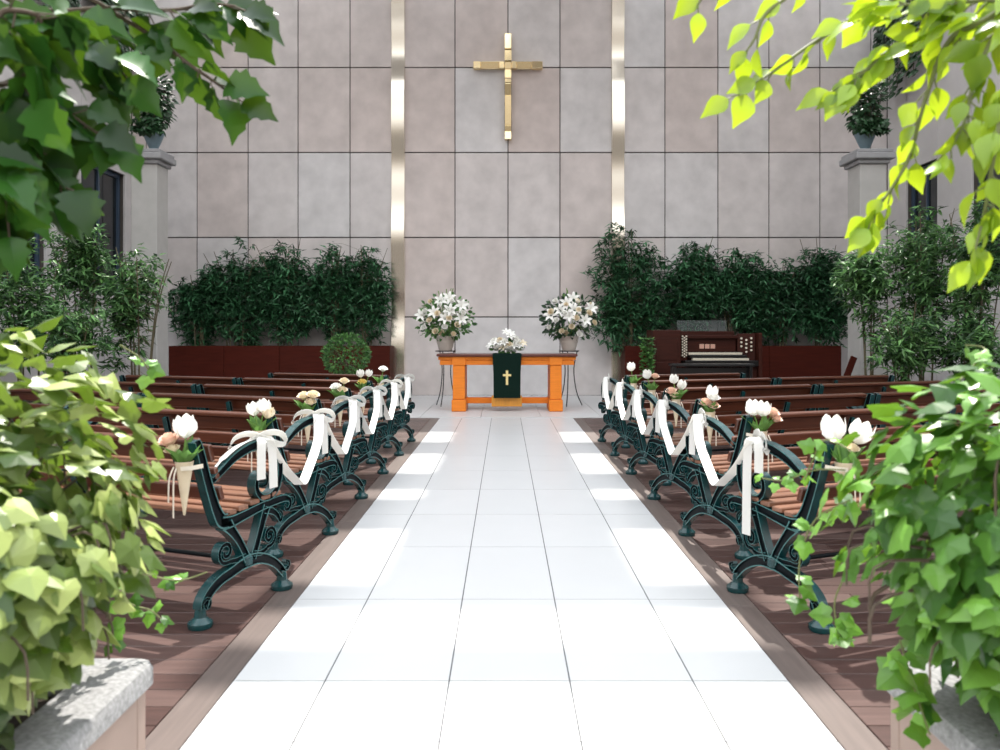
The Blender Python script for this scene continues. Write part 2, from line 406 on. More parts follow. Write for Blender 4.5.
# ================================================================== the cross on the wall
t = thing('wall_cross', 'large polished brass cross hanging high on the stone back wall', 'cross', (wx(508), WY-.09, wz(141)))
px2m = WY/F; hh = 106*px2m; hb = (141-67)*px2m; hwid = 34.5*px2m; r_ = .078
def seg(mb, x0, x1, z0, z1, tx=0, tz=0, dep=.055):
    m_ = Matrix.Translation(((x0+x1)/2, 0, (z0+z1)/2)) @ Euler((R(tx), 0, R(tz))).to_matrix().to_4x4()
    mb.box((-(x1-x0)/2, -dep, -(z1-z0)/2), ((x1-x0)/2, dep, (z1-z0)/2), bev=.008, mtx=m_)
vb = MB()
for z0, z1, tx in ((0, .20, -5), (.20, .33, 6), (.33, 1.02, 3), (1.02, 1.30, 13), (1.30, 1.40, -8), (1.40, hb-.09, -3), (hb-.09, hb+.09, 5), (hb+.09, 2.06, -5), (2.06, hh, -9)):
    seg(vb, -r_, r_, z0, z1-.008, tx)
vb.build('upright', 'brass', t, smooth=False)
hbm = MB(); half = []
for x0, x1, tz in ((-hwid, -hwid+.17, -9), (-hwid+.17, -.2, 7), (-.2, -r_-.003, -6), (r_+.003, .2, -6), (.2, hwid-.25, 8), (hwid-.25, hwid, -9)):
    seg(hbm, x0, x1-.004, hb-.085, hb+.085, tz, 0)
    if abs(x1+r_+.003) < 1e-6 or x1 == hwid: hbm.build('crossbar_arm', 'brass', t, smooth=False); hbm = MB()
for z in (.4, hb, 2.0): m_ = MB(); m_.tube([(0, .02, z), (0, .088, z)], .02, 8); m_.build('wall_mount', 'brass', t)

# ================================================================== altar
AY = 14.4; s = AY/F
def axx(px): return (px-507.0)*s
t = thing('altar_table', 'orange wooden altar table with thick square legs before the back wall', 'altar', (at(507, 0, AY).x, AY, 0.012))
zt = H - 19.0*s - .012; zap = zt - .20; D = .85
for x0, x1 in ((452, 465.5), (549.5, 562.5)):
    l = MB(); a, c = axx(x0), axx(x1)
    l.box((a+.012, .012, .22), (c-.012, D-.012, zap), bev=.01); l.box((a-.008, -.008, 0), (c+.008, D+.008, .215), bev=.012)
    l.box((a-.0, -.004, zap), (c+.0, .02, zt-.05), bev=.006)
    l.build('leg', 'altar_wood', t, smooth=False)
ap = MB(); a, c = axx(438), axx(576); ap.box((a, .02, zap+.09), (c, D-.02, zt-.045), bev=.01); ap.box((a+.03, .035, zap), (c-.03, D-.035, zap+.085), bev=.006)
ap.build('apron', 'altar_wood', t, smooth=False)
tp = MB(); tp.box((axx(436.5), -.05, zt-.045), (axx(577.5), D+.05, zt), bev=.012); tp.build('tabletop', 'altar_top', t, smooth=False)
st = MB(); st.box((axx(465), D/2-.09, .12), (axx(550), D/2+.09, .225), bev=.008); st.build('stretcher', 'altar_wood', t, smooth=False)
st = MB(); st.box((axx(491.5), .06, .085), (axx(522), .30, .275), bev=.008); st.box((axx(494), .29, .13), (axx(519.5), D/2-.08, .21), bev=.004)
st.build('foot_panel', 'altar_gold_wood', t, smooth=False)
# hanging cloth
zt2 = zt + .012
cl = MB(); pts = [(0, .55, zt2+.006), (0, .2, zt2+.006), (0, -.045, zt2+.006), (0, -.066, zt2-.005), (0, -.068, zt2-.06), (0, -.062, .7), (0, -.060, .262)]
cl.ribbon([Vector(p) for p in pts], [.50, .50, .52, .53, .52, .49, .485], (1, 0, 0), .006)
t = thing('altar_cloth', 'dark green altar cloth with a gold cross hanging down the front of the altar', 'cloth', (at(507, 0, AY).x, AY, 0))
cl.build('cloth', 'cloth_green', t)
e = MB(); e.box((-.022, -.0735, .50), (.022, -.066, .76), bev=.003); e.box((-.075, -.0735, .655), (-.022, -.066, .695), bev=.003); e.box((.022, -.0735, .655), (.075, -.066, .695), bev=.003)
o = e.build('cross_emblem', 'gold_thread', t, smooth=False); o['label'] = 'gold cross emblem'

# ================================================================== flower pieces
def blossom_tulip(mb, p, d, r, mi=0, op=0.2):
    """cupped bloom of six overlapping petals"""
    d = Vector(d).normalized(); x = d.cross(Vector((.3, .9, .1))).normalized(); y = d.cross(x)
    for k in range(6):
        a = k*PI/3 + random.uniform(-.12, .12); o = (x*math.cos(a) + y*math.sin(a)); tdir = (y*math.cos(a) - x*math.sin(a))
        rad = 1.0 if k % 2 else .84; n = len(mb.v)
        rows = [(-.75, .12, .10), (-.45, .55, .42), (0, .84+op*.3, .56), (.5, .78+op*.8, .52), (.9, .60+op*1.5, .30), (1.12, .50+op*1.9, .05)]
        for (h_, q, w_) in rows:
            for sx in (-1, 0, 1):
                c = p + (d*h_ + o*(q*rad - .10*abs(sx)*w_*2) + tdir*(sx*w_))*r; mb.v.append(tuple(c))
        for i in range(len(rows)-1):
            for j in range(2): a0 = n+i*3+j; mb.face((a0, a0+1, a0+4, a0+3), mi)
def blossom_rose(mb, p, d, r, mi=0):
    d = Vector(d).normalized(); x = d.cross(Vector((.3, .9, .1))).normalized(); y = d.cross(x)
    for ring, (cnt, q0, hgt, w_) in enumerate(((3, .22, .75, .32), (5, .48, .62, .40), (6, .78, .40, .46), (7, 1.02, .10, .48))):
        for k in range(cnt):
            a = 2*PI*k/cnt + ring*.5; o = x*math.cos(a) + y*math.sin(a); td = y*math.cos(a) - x*math.sin(a); n = len(mb.v)
            rows = [(-.6, q0*.25, w_*.5), (-.1, q0*.8, w_), (hgt*.7, q0*.98, w_*1.05), (hgt, q0*1.15, w_*.6)]
            for (h_, q, ww) in rows:
                for sx in (-1, 0, 1): mb.v.append(tuple(p + (d*h_ + o*(q-.08*abs(sx)) + td*(sx*ww))*r))
            for i in range(3):
                for j in range(2): a0 = n+i*3+j; mb.face((a0, a0+1, a0+4, a0+3), mi)
def blossom_lily(mb, p, d, r, mi=0):
    d = Vector(d).normalized(); x = d.cross(Vector((.3, .9, .1))).normalized(); y = d.cross(x)
    for k in range(6):
        a = k*PI/3; o = x*math.cos(a) + y*math.sin(a)
        n = len(mb.v); td = y*math.cos(a) - x*math.sin(a)
        for (h_, q, ww) in ((-.5, .06, .05), (0, .22, .20), (.25, .55, .26), (.28, .9, .18), (.12, 1.2, .02)):
            for sx in (-1, 0, 1): mb.v.append(tuple(p + (d*(h_+.06*abs(sx)) + o*q + td*(sx*ww))*r))
        for i in range(4):
            for j in range(2): a0 = n+i*3+j; mb.face((a0, a0+1, a0+4, a0+3), mi)

def arrangement(px, seed, label, label_v, label_s):
    random.seed(seed); Y = 15.55; c = at(px, 0, Y); X = c.x; s = Y/F; zv = H - 15.5*s
    # wire stand
    t = thing('plant_stand', label_s, 'stand', (X, Y, 0.012), group='black wire flower stands')
    z0 = zv-.012; m = MB(); m.lathe([(.20, z0-.02), (.20, z0), (.165, z0), (.165, z0-.02), (.20, z0-.02)], seg=24, cap0=False, cap1=False)
    for a in (0, PI/3, 2*PI/3): m.tube([(.18*math.cos(a), .18*math.sin(a), z0-.01), (-.18*math.cos(a), -.18*math.sin(a), z0-.01)], .008, 6)
    m.build('top_ring', 'black_metal', t)
    for a in (R(255), R(15), R(135)):
        m = MB(); m.tube(crom([(.17*math.cos(a), .17*math.sin(a), z0-.01), (.10*math.cos(a), .10*math.sin(a), .72), (.15*math.cos(a), .15*math.sin(a), .30), (.27*math.cos(a), .27*math.sin(a), .01)], 4), .011, 6)
        m.build('leg', 'black_metal', t)
    # vase
    v = thing('flower_vase', label_v, 'vase', (X, Y, zv), group='beige ceramic flower vases')
    m = MB(); m.lathe([(.12, 0), (.13, .02), (.155, .10), (.185, .24), (.195, .28), (.18, .285), (.165, .24), (.14, .2)], seg=28, cap1=True)
    m.build('bowl', 'vase_ceramic', v)
    m = MB(); m.ribbon([(.178*math.cos(a), .178*math.sin(a), .17) for a in [2*PI*i/24 for i in range(25)]], .03, (0, 0, 1), .004); m.build('band', 'vase_ceramic', v)
    # flowers
    f = thing('flower_arrangement', label, 'flowers', (X, Y, zv+.21)); cz = .42; RX, RZ = .56, .46
    fo = MB(); sm = MB()
    for i in range(640):
        q = rsph(); q = q.normalized()*(.45+.55*random.random()); p = Vector((q.x*RX, q.y*.42, cz + q.z*RZ - .05*(q.x*q.x)))
        if p.z < .05: p.z = .05 + random.random()*.12
        d = (q + rv(.5) + Vector((0, 0, -.1))).normalized()
        leaf(fo, OVAL if random.random() < .75 else BLADE, p, d, rv() + Vector((0, -.6, .6)), random.uniform(.07, .14))
    fo.build('foliage', 'box_leaf' if seed % 2 else 'leaf_dark', f, smooth=False)
    for i in range(26):
        q = rsph().normalized(); sm.tube([(0, 0, -.03), (q.x*RX*.4, q.y*.15, cz*.6), (q.x*RX, q.y*.4, cz+q.z*RZ)], .006, 5)
    for i in range(7):
        x = random.uniform(-.15, .2); sm.tube([(0, 0, .3), (x*.7, -.05, .8), (x, -.05, random.uniform(.88, 1.02))], [.008, .006, .010], 5)
    sm.build('stems', 'stem_green', f)
    for i, (x, z) in enumerate(((-.10, .72), (.05, .80), (-.16, .55), (.02, .42), (.28, .38), (-.42, .46), (.12, .60), (.36, .62))):
        m = MB(); x += random.uniform(-.05, .05); z += random.uniform(-.04, .04)
        blossom_lily(m, Vector((x, -.36*math.sqrt(max(.05, 1-(x/RX)**2-((z-cz)/RZ)**2)) - .05, z)), (x*.8, -1, .45), .125); m.build('lily', 'petal_white', f)
    for i in range(17):
        a = 2.399*i; q = math.sqrt((i+.6)/17)*.97; x, z = RX*q*math.cos(a), cz + RZ*q*math.sin(a)*.95
        if z < .1: z = .14
        m = MB(); blossom_rose(m, Vector((x, -.42*math.sqrt(max(.03, 1-q*q)) - .04, z)), (x, -.7, .4), random.uniform(.042, .062)); m.build('rose', random.choice(('petal_white', 'petal_white', 'petal_cream')), f)
arrangement(445.5, 3, 'large white lily and rose arrangement in the vase left of the altar', 'beige flower vase on the wire stand behind the left end of the altar', 'black wire stand with curved legs behind the left end of the altar')
arrangement(569, 4, 'large white lily and rose arrangement in the vase right of the altar', 'beige flower vase on the wire stand behind the right end of the altar', 'black wire stand with curved legs behind the right end of the altar')
# low centre flowers
random.seed(12)
t = thing('altar_flowers', 'low white flower arrangement lying on the middle of the altar', 'flowers', (at(507, 0, AY).x, AY+.16, zt2+.009))
m = MB()
for i in range(230):
    q = rsph(); p = Vector((q.x*.29, q.y*.14, .05 + abs(q.z)*.2)); leaf(m, OVAL, p, q + Vector((0, 0, .2)), rv() + Vector((0, -.5, .6)), random.uniform(.05, .10))
m.box((-.16, -.08, 0), (.16, .10, .06), bev=.01); m.build('foliage', 'box_leaf', t, smooth=False)
for i in range(26):
    a = 2.399*i; q = math.sqrt((i+.5)/26); x = .28*q*math.cos(a); z = .17 + .13*q*math.sin(a) + (.10 if abs(x-.06) < .07 and math.sin(a) > 0 else 0)
    m = MB(); (blossom_lily if i % 2 else blossom_rose)(m, Vector((x*1.12, -.17*math.sqrt(max(.1, 1-q*q)), max(.05, z))), (x*2, -.8, .9), .085 if i % 2 else .055); m.build('blossom', 'petal_white' if i % 7 else 'petal_cream', t)

# ================================================================== benches
LB = 1.80
ROT = R(21.3)
def hbar(mb, P, wd, x0, th=.024, n=5):
    """channel-section casting bar along points (u, z): rims stand proud of a recessed web"""
    Q = crom([(0, a, c) for a, c in P], n); W = crom([(q, 0, 0) for q in (wd if isinstance(wd, list) else [wd]*len(P))], n); Rg = []
    for i, p in enumerate(Q):
        tv = Q[min(i+1, len(Q)-1)] - Q[max(i-1, 0)]; tv.normalize(); nv = Vector((0, -tv.z, tv.y)); h_ = max(.004, W[i].x/2)
        lip = h_*.22; web = th*.55
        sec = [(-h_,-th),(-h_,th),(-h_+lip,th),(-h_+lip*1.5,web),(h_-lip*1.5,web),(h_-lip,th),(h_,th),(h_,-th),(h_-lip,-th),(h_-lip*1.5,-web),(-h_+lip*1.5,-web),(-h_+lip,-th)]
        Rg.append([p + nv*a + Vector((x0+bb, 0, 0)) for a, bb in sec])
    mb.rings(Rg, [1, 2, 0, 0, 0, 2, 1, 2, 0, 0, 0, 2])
def spiral(cu, cz, r0, r1, a0, turns, n=14):
    return [(cu + (r0+(r1-r0)*i/n)*math.cos(R(a0)+turns*2*PI*i/n), cz + (r0+(r1-r0)*i/n)*math.sin(R(a0)+turns*2*PI*i/n)) for i in range(n+1)]
IRON = ['iron_black', 'iron_teal', 'iron_highlight']  # black web, teal and pale rims: highlights put into the rim colours
def make_end(root, x0):
    m = MB()
    # rear leg, arch and front leg
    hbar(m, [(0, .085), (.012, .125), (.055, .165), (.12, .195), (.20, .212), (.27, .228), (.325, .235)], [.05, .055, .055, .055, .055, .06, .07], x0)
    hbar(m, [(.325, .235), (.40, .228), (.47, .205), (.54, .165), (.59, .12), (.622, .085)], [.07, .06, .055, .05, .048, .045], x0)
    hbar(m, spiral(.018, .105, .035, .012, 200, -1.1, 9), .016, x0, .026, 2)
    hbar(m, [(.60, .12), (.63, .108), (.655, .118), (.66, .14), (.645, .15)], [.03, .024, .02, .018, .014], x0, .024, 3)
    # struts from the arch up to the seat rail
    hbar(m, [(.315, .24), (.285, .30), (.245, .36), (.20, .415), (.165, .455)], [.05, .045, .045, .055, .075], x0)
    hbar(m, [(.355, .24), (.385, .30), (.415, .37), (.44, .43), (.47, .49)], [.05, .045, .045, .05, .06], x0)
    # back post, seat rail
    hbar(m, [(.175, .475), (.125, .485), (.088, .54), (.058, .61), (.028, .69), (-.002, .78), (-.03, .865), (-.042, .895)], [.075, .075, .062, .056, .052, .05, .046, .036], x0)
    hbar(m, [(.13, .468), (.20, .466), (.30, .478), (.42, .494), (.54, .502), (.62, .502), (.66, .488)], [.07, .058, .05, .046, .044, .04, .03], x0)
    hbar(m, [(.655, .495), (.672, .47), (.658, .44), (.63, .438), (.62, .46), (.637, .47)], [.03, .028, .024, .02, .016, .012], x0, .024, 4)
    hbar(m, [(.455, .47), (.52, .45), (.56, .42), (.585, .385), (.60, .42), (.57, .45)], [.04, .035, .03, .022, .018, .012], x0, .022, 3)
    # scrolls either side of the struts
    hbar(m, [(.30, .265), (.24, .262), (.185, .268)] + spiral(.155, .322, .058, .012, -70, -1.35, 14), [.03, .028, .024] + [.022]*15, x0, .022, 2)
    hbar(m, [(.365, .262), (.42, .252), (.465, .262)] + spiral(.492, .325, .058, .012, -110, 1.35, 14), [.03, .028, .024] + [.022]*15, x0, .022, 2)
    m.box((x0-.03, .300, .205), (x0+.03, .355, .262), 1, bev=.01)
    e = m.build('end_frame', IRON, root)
    a = MB()
    hbar(a, [(.062, .695), (.12, .728), (.20, .775), (.28, .805), (.36, .822), (.44, .823), (.51, .805), (.558, .760), (.578, .695), (.575, .625), (.545, .565), (.49, .535), (.425, .545), (.385, .590), (.388, .645), (.425, .670), (.462, .648), (.462, .61), (.435, .60)],
         [.03, .034, .042, .046, .048, .048, .046, .044, .042, .042, .042, .04, .036, .032, .028, .026, .022, .018, .014], x0, .026, 4)
    a.build('armrest', IRON, e)
    for u in (0.0, .625):
        f = MB(); f.lathe([(.056, 0), (.060, .012), (.058, .026), (.044, .036), (.030, .050), (.026, .085), (.02, .10)], (x0, u, 0), 20, 0)
        f.build('foot', ['iron_teal'], e)
def make_bench():
    root = thing('garden_bench', '', 'bench')
    for x0 in (LB/2-.028, -LB/2+.028): make_end(root, x0)
    s_ = MB()
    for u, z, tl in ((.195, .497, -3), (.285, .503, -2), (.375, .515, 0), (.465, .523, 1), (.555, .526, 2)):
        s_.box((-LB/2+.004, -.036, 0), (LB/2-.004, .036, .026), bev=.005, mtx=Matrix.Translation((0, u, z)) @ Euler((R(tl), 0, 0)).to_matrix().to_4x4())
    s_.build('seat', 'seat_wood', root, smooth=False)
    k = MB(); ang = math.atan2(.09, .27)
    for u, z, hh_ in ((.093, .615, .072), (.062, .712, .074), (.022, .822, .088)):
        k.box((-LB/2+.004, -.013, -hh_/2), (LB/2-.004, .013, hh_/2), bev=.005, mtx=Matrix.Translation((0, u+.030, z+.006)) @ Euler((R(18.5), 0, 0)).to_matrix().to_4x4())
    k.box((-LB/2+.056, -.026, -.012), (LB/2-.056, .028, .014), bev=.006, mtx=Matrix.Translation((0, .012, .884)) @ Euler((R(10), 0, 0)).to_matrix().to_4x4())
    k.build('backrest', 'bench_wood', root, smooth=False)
    r_ = MB(); hbar(r_, [(.20, .485), (.13, .50), (.085, .56), (.045, .66), (.008, .77), (-.015, .85)], [.04, .04, .035, .03, .028, .024], 0, .018, 4); r_.build('back_brace', IRON, root)
    r_ = MB(); r_.tube([(-LB/2+.03, .33, .235), (LB/2-.03, .33, .235)], .012, 8); r_.build('tie_rod', ['iron_black'], root)
    return root
NTH = ['nearest the camera', 'second from the camera', 'third from the camera', 'fourth from the camera', 'fifth from the camera', 'farthest from the camera']
def bench_org(side, k, off=0.0):
    th = -ROT*side                      # side +1: left of the aisle
    lx = Vector((math.cos(th), math.sin(th), 0)); rear = Vector((-1.46, 3.81+1.215*k, 0)) if side > 0 else Vector((1.50, 3.77+1.22*k, 0))
    return rear - lx*side*(LB/2 - .028 + off), th
proto = make_bench(); first = True
BENCH = {}
for side in (1, -1):
    sn = 'left' if side > 0 else 'right'
    for k in range(6):
        for oi, off in enumerate((0.0, LB+.012)):
            if oi and not (2 <= k <= 4): continue
            p, th = bench_org(side, k, off)
            o = proto if first else copy_tree(proto); first = False
            o.location = p; o.rotation_euler = (0, 0, th)
            if oi == 0: lab = 'slatted bench with green iron ends beside the %s aisle edge, %s' % (sn, NTH[k])
            else: lab = 'outer slatted bench end to end with the %s aisle bench %s' % (sn, NTH[k])
            tag(o, lab, 'bench', 'aisle benches' if oi == 0 else 'outer benches'); BENCH[(side, k, oi)] = o
def bench_pt(side, k, x, u, z):
    """point on the bench: x counted from the middle of the aisle-end casting outwards to the aisle"""
    p, th = bench_org(side, k); q = Euler((0, 0, th)).to_matrix() @ Vector((side*(LB/2-.028+x), u, 0)); return p + q + Vector((0, 0, z))

# ------------------------------------------------------------------ paper cones with flowers on the bench posts
BQ = {(1,0): [('t','petal_white',0,.012,.17,.050),('r','petal_pink',-.075,.0,.115,.042),('r','petal_cream',-.05,-.02,.07,.03)],
      (1,1): [('t','petal_white',-.035,0,.14,.040),('t','petal_white',.03,-.01,.16,.040),('t','petal_cream',.055,0,.115,.036)],
      (1,2): [('r','petal_cream',-.03,0,.14,.042),('r','petal_cream',.045,-.01,.15,.042),('r','petal_cream',.03,-.03,.09,.036)],
      (1,3): [('r','petal_white',-.04,0,.13,.044),('r','petal_cream',.04,0,.19,.038),('r','petal_cream',.03,-.03,.10,.038)],
      (1,4): [('t','petal_white',-.03,0,.19,.040),('t','petal_white',.06,0,.195,.036),('r','petal_yellow',-.01,-.03,.10,.042)],
      (1,5): [('r','petal_white',.03,0,.20,.046)],
      (-1,0): [('t','petal_white',-.05,.0,.165,.054),('t','petal_white',.075,.0,.145,.052),('r','petal_cream',.03,-.02,.08,.028)],
      (-1,1): [('t','petal_white',-.045,0,.15,.045),('t','petal_white',.01,-.02,.145,.043),('r','petal_pink',.075,0,.13,.038),('r','petal_pink',.095,-.01,.09,.032)],
      (-1,2): [('t','petal_white',.015,0,.165,.044),('r','petal_white',.02,-.03,.13,.04),('r','petal_pink',-.04,-.01,.085,.042),('r','petal_pink',.02,-.03,.06,.04)],
      (-1,3): [('t','petal_white',-.02,0,.20,.04),('t','petal_white',.05,0,.14,.042),('r','petal_pink',-.05,-.01,.09,.042),('r','petal_cream',-.02,-.03,.05,.036)],
      (-1,4): [('t','petal_white',-.05,0,.18,.046),('r','petal_pink',.035,0,.17,.04)],
      (-1,5): [('t','petal_white',-.03,0,.215,.05)]}
QL = {(1,0): 'one large white tulip beside blush blooms', (1,1): 'three open white tulips in a tight bunch', (1,2): 'three cream roses in a round cluster', (1,3): 'one white and two cream roses', (1,4): 'two white tulips above a yellow rose', (1,5): 'a single white rose on a tall stem',
      (-1,0): 'two large white tulips standing apart', (-1,1): 'two white tulips beside two blush roses', (-1,2): 'white tulip and white rose above two blush roses', (-1,3): 'two white tulips over a blush and a cream rose', (-1,4): 'one white tulip beside one peach rose', (-1,5): 'a single white tulip standing high'}
for (side, k), L_ in BQ.items():
    random.seed(100*k + side); sn = 'left' if side > 0 else 'right'
    base = bench_pt(side, k, -.03 if (side, k) == (1, 0) else (-.055 if side > 0 else -.068), -.072, .80)
    cz = .80
    t = thing('paper_cone', 'cream paper cone on the post of the %s aisle bench %s' % (sn, NTH[k]), 'flower holder', (base.x, base.y, .55), 0, 'paper cones on the aisle benches')
    n = 26; prof = [(.005, 0), (.014, .06), (.024, .13), (.034, .20), (.043, .255)]
    m = MB(); m.lathe(prof + [(.040, .252), (.030, .19)], seg=18); m.build('cone', 'paper_cone', t)
    m = MB(); ld = Vector((side*.932, -.363, 0))
    for q, ln in ((-.9, .24), (-1.5, .17)):
        lp = [Vector((ld.x*.043*q*.7, ld.y*.043*q*.7 - .035, .23)), Vector((ld.x*.045*q, ld.y*.045*q-.045, .17)), Vector((ld.x*.05*q, ld.y*.05*q-.04, .23-ln))]
        m.ribbon(crom(lp, 4), .009, ld, .0015)
    m.ribbon(crom([(0, -.044, .225), (ld.x*.05, ld.y*.05-.02, .228), (ld.x*.095, ld.y*.095+.035, .232)], 4), .02, (0, 0, 1), .002)
    m.build('tie_ribbon', 'ribbon_cream', t)
    t = thing('flower_posy', QL[(side, k)] + ', %s bench %s' % (sn, NTH[k]), 'flowers', (base.x, base.y, cz), 0, 'flower posies on the aisle benches')
    st = MB(); lf = MB()
    for (ty, mt, dx, dy, dz, r) in L_:
        p = Vector((dx, dy, dz*.9)); r *= 1.14; m = MB(); d = Vector((dx*3, -.25+dy*3, .9))
        (blossom_tulip if ty == 't' else blossom_rose)(m, p, d, r); m.build('blossom', mt, t)
        st.tube(crom([(dx*.1, 0, -.06), (dx*.5, dy*.5, dz*.36), p - d.normalized()*r*.6], 4), .0045, 6)
    for i in range(11):
        a = random.uniform(0, 2*PI); d = Vector((math.cos(a)*.45, math.sin(a)*.35-.1, .9))
        leaf(lf, OVAL if i % 2 else OVATE, Vector((math.cos(a)*.018, math.sin(a)*.018, -.02)), d, Vector((math.cos(a), math.sin(a), .2))*-1, random.uniform(.09, .15), 0, .75)
    st.build('stems', 'stem_green', t); lf.build('leaves', 'tulip_leaf', t)

# ------------------------------------------------------------------ white ribbons: bows on the armrests, swags between them
def bow(side, k):
    random.seed(31*k+side)
    sn = 'left' if side > 0 else 'right'; p = bench_pt(side, k, 0.0, .43, .846)
    t = thing('ribbon_bow', 'white ribbon bow on the armrest of the %s aisle bench %s' % (sn, NTH[k]), 'ribbon', p, -ROT*side, 'bows on the bench arms')
    m = MB()
    m.ribbon(crom([(.033, 0, -.05), (.031, 0, .0), (0, 0, .016), (-.031, 0, .0), (-.033, 0, -.05), (0, 0, -.062), (.033, 0, -.05)], 4), .045, (0, 1, 0), .003); m.build('knot', 'ribbon_white', t)
    m = MB()
    for sg in (-1, 1):
        lp = crom([(0, 0, .018), (sg*.03, sg*.05, .035), (sg*.06, sg*.11, .02), (sg*.075, sg*.13, -.025), (sg*.06, sg*.10, -.035), (sg*.02, sg*.03, .0), (0, 0, .018)], 5)
        m.ribbon(lp, .042, (0.5*side, -.4, .75), .002)
    m.build('loops', 'ribbon_white', t)
    for j, ln in enumerate((.20, .26) if (side, k) != (-1, 0) else (.16, .50)):
        m = MB(); sg = 1 if j else -1
        out = side*.045
        m.ribbon(crom([(0, 0, .012), (out*.9, sg*.03, .0), (out*1.15, sg*.045, -.07), (out*1.25, sg*.05, -ln)], 5), [.035]*5 + [.058]*11, (0.15*side, 1, .05), .002); m.build('tail', 'ribbon_white', t)
    if (side, k) == (1, 0):
        m = MB(); m.ribbon(crom([(-.004, u-.43, z-.846) for u, z in ((.10, .745), (.16, .785), (.24, .822), (.33, .846), (.43, .853))], 4), [.02]*4 + [.05]*13, (1, 0, .25), .002); m.build('arm_wrap', 'ribbon_white', t)
for side in (1, -1):
    for k in range(6): bow(side, k)
    for k in range(5):
        sn = 'left' if side > 0 else 'right'
        a = bench_pt(side, k, .048, .44, .845); c = bench_pt(side, k+1, .048, .42, .845); lo = (a+c)/2; lo.z = .50; lo.x += side*.0
        pts = crom([a, a.lerp(lo, .25) + Vector((side*.025, 0, -.06)), a.lerp(lo, .75) + Vector((side*.03, 0, -.035)), lo + Vector((side*.03, 0, 0)), c.lerp(lo, .75) + Vector((side*.03, 0, -.035)), c.lerp(lo, .25) + Vector((side*.025, 0, -.06)), c], 6)
        m = MB(); m.ribbon(pts, .058, (1, 0.25*side, .0), .002)
        tag(m.build('ribbon_swag', 'ribbon_white'), 'white ribbon looping onward from the %s aisle bench %s' % (sn, NTH[k]), 'ribbon', 'ribbon swags along the aisle')

# ================================================================== planter wall with bamboo, organ, shrubs at the back
def back_planter(x0, x1, label):
    t = thing('planter_box', label, 'planter', ((x0+x1)/2, 17.6, 0.012)); h_ = 1.145; L_ = (x1-x0)/2
    m = MB(); n = max(1, round((x1-x0)/1.4))
    for k in range(n): m.box((-L_+2*L_*k/n+.003, 0, 0), (-L_+2*L_*(k+1)/n-.003, .05, h_), bev=.006)
    m.box((-L_, .05, 0), (-L_+.05, .68, h_), bev=.004); m.box((L_-.05, .05, 0), (L_, .68, h_), bev=.004); m.box((-L_+.05, .63, 0), (L_-.05, .68, h_))
    m.build('box', 'planter_wood', t, smooth=False)
    m = MB(); m.box((-L_+.05, .05, h_-.25), (L_-.05, .63, h_-.06)); m.build('soil', 'soil', t, smooth=False)
back_planter(-7.45, -2.55, 'long dark red wooden planter wall at the back left of the altar')
back_planter(2.66, 7.45, 'long dark red wooden planter wall behind the organ')
def bamboo(X, Y, zb, ztop, zlow, rx, ry_, n, size, material, label, seed, canes=5, group=None, per=7, name='bamboo_plant'):
    random.seed(seed); t = thing(name, label, 'plant', (X, Y, zb), 0, group); f = MB(); st = MB(); cn = []
    for i in range(canes):
        a = random.uniform(0, 2*PI); q = random.uniform(.1, .7); dx, dy = rx*q*math.cos(a), ry_*q*math.sin(a); h_ = (ztop-zb)*random.uniform(.78, .97)
        b0 = Vector((dx*.35, dy*.25, -.05)); P = [b0, b0 + Vector((dx*.15, dy*.15, h_*.4)), b0 + Vector((dx*.45, dy*.45, h_*.75)), b0 + Vector((dx*.9, dy*.8, h_))]
        P = crom(P, 4); st.tube(P, [.016*(1-.6*i2/(len(P)-1)) for i2 in range(len(P))], 6); cn.append(P)
    cz = (ztop+zlow)/2 - zb; rz = (ztop-zlow)/2
    lumps = [(rsph().normalized()*random.uniform(.25, .72), random.uniform(.30, .52)) for _ in range(15)]
    for i in range(n):
        c, lr = random.choice(lumps); q = c + rsph()*lr
        if q.length > 1.12: q *= 1.0/q.length
        p = Vector((q.x*rx, q.y*ry_, cz + q.z*rz)); p.y = min(p.y, WY-.28-Y)
        P = random.choice(cn); a = min(P, key=lambda v: abs(v.z - (p.z-.15)))
        if i % 3 == 0: st.tube([a, a.lerp(p, .6) + Vector((0, 0, .05)), p], .003, 3)
        for j in range(per):
            d = Vector((random.uniform(-1, 1) + q.x*.3, random.uniform(-1, 1), random.uniform(-.75, .45)))
            leaf(f, BLADE, p + rv(.05), d, Vector((0, -.3, 1)) + rv(.5), size*random.uniform(.65, 1.2), 0, 1.45)
    f.build('foliage', material, t, smooth=False); st.build('canes', 'cane', t)
    return t
PB = 1.10
def bpx(px, ptop, plow, rpx, Y, n, material, label, seed, zb=PB, size=.15, canes=5, group=None, ry_=.3, per=7):
    s_ = Y/F; p = at(px, 0, Y)
    return bamboo(p.x, Y, zb, H+(CY-ptop)*s_, H+(CY-plow)*s_, rpx*s_, ry_, n, size, material, label, seed, canes, group, per)
G1 = 'bamboo in the back planters'
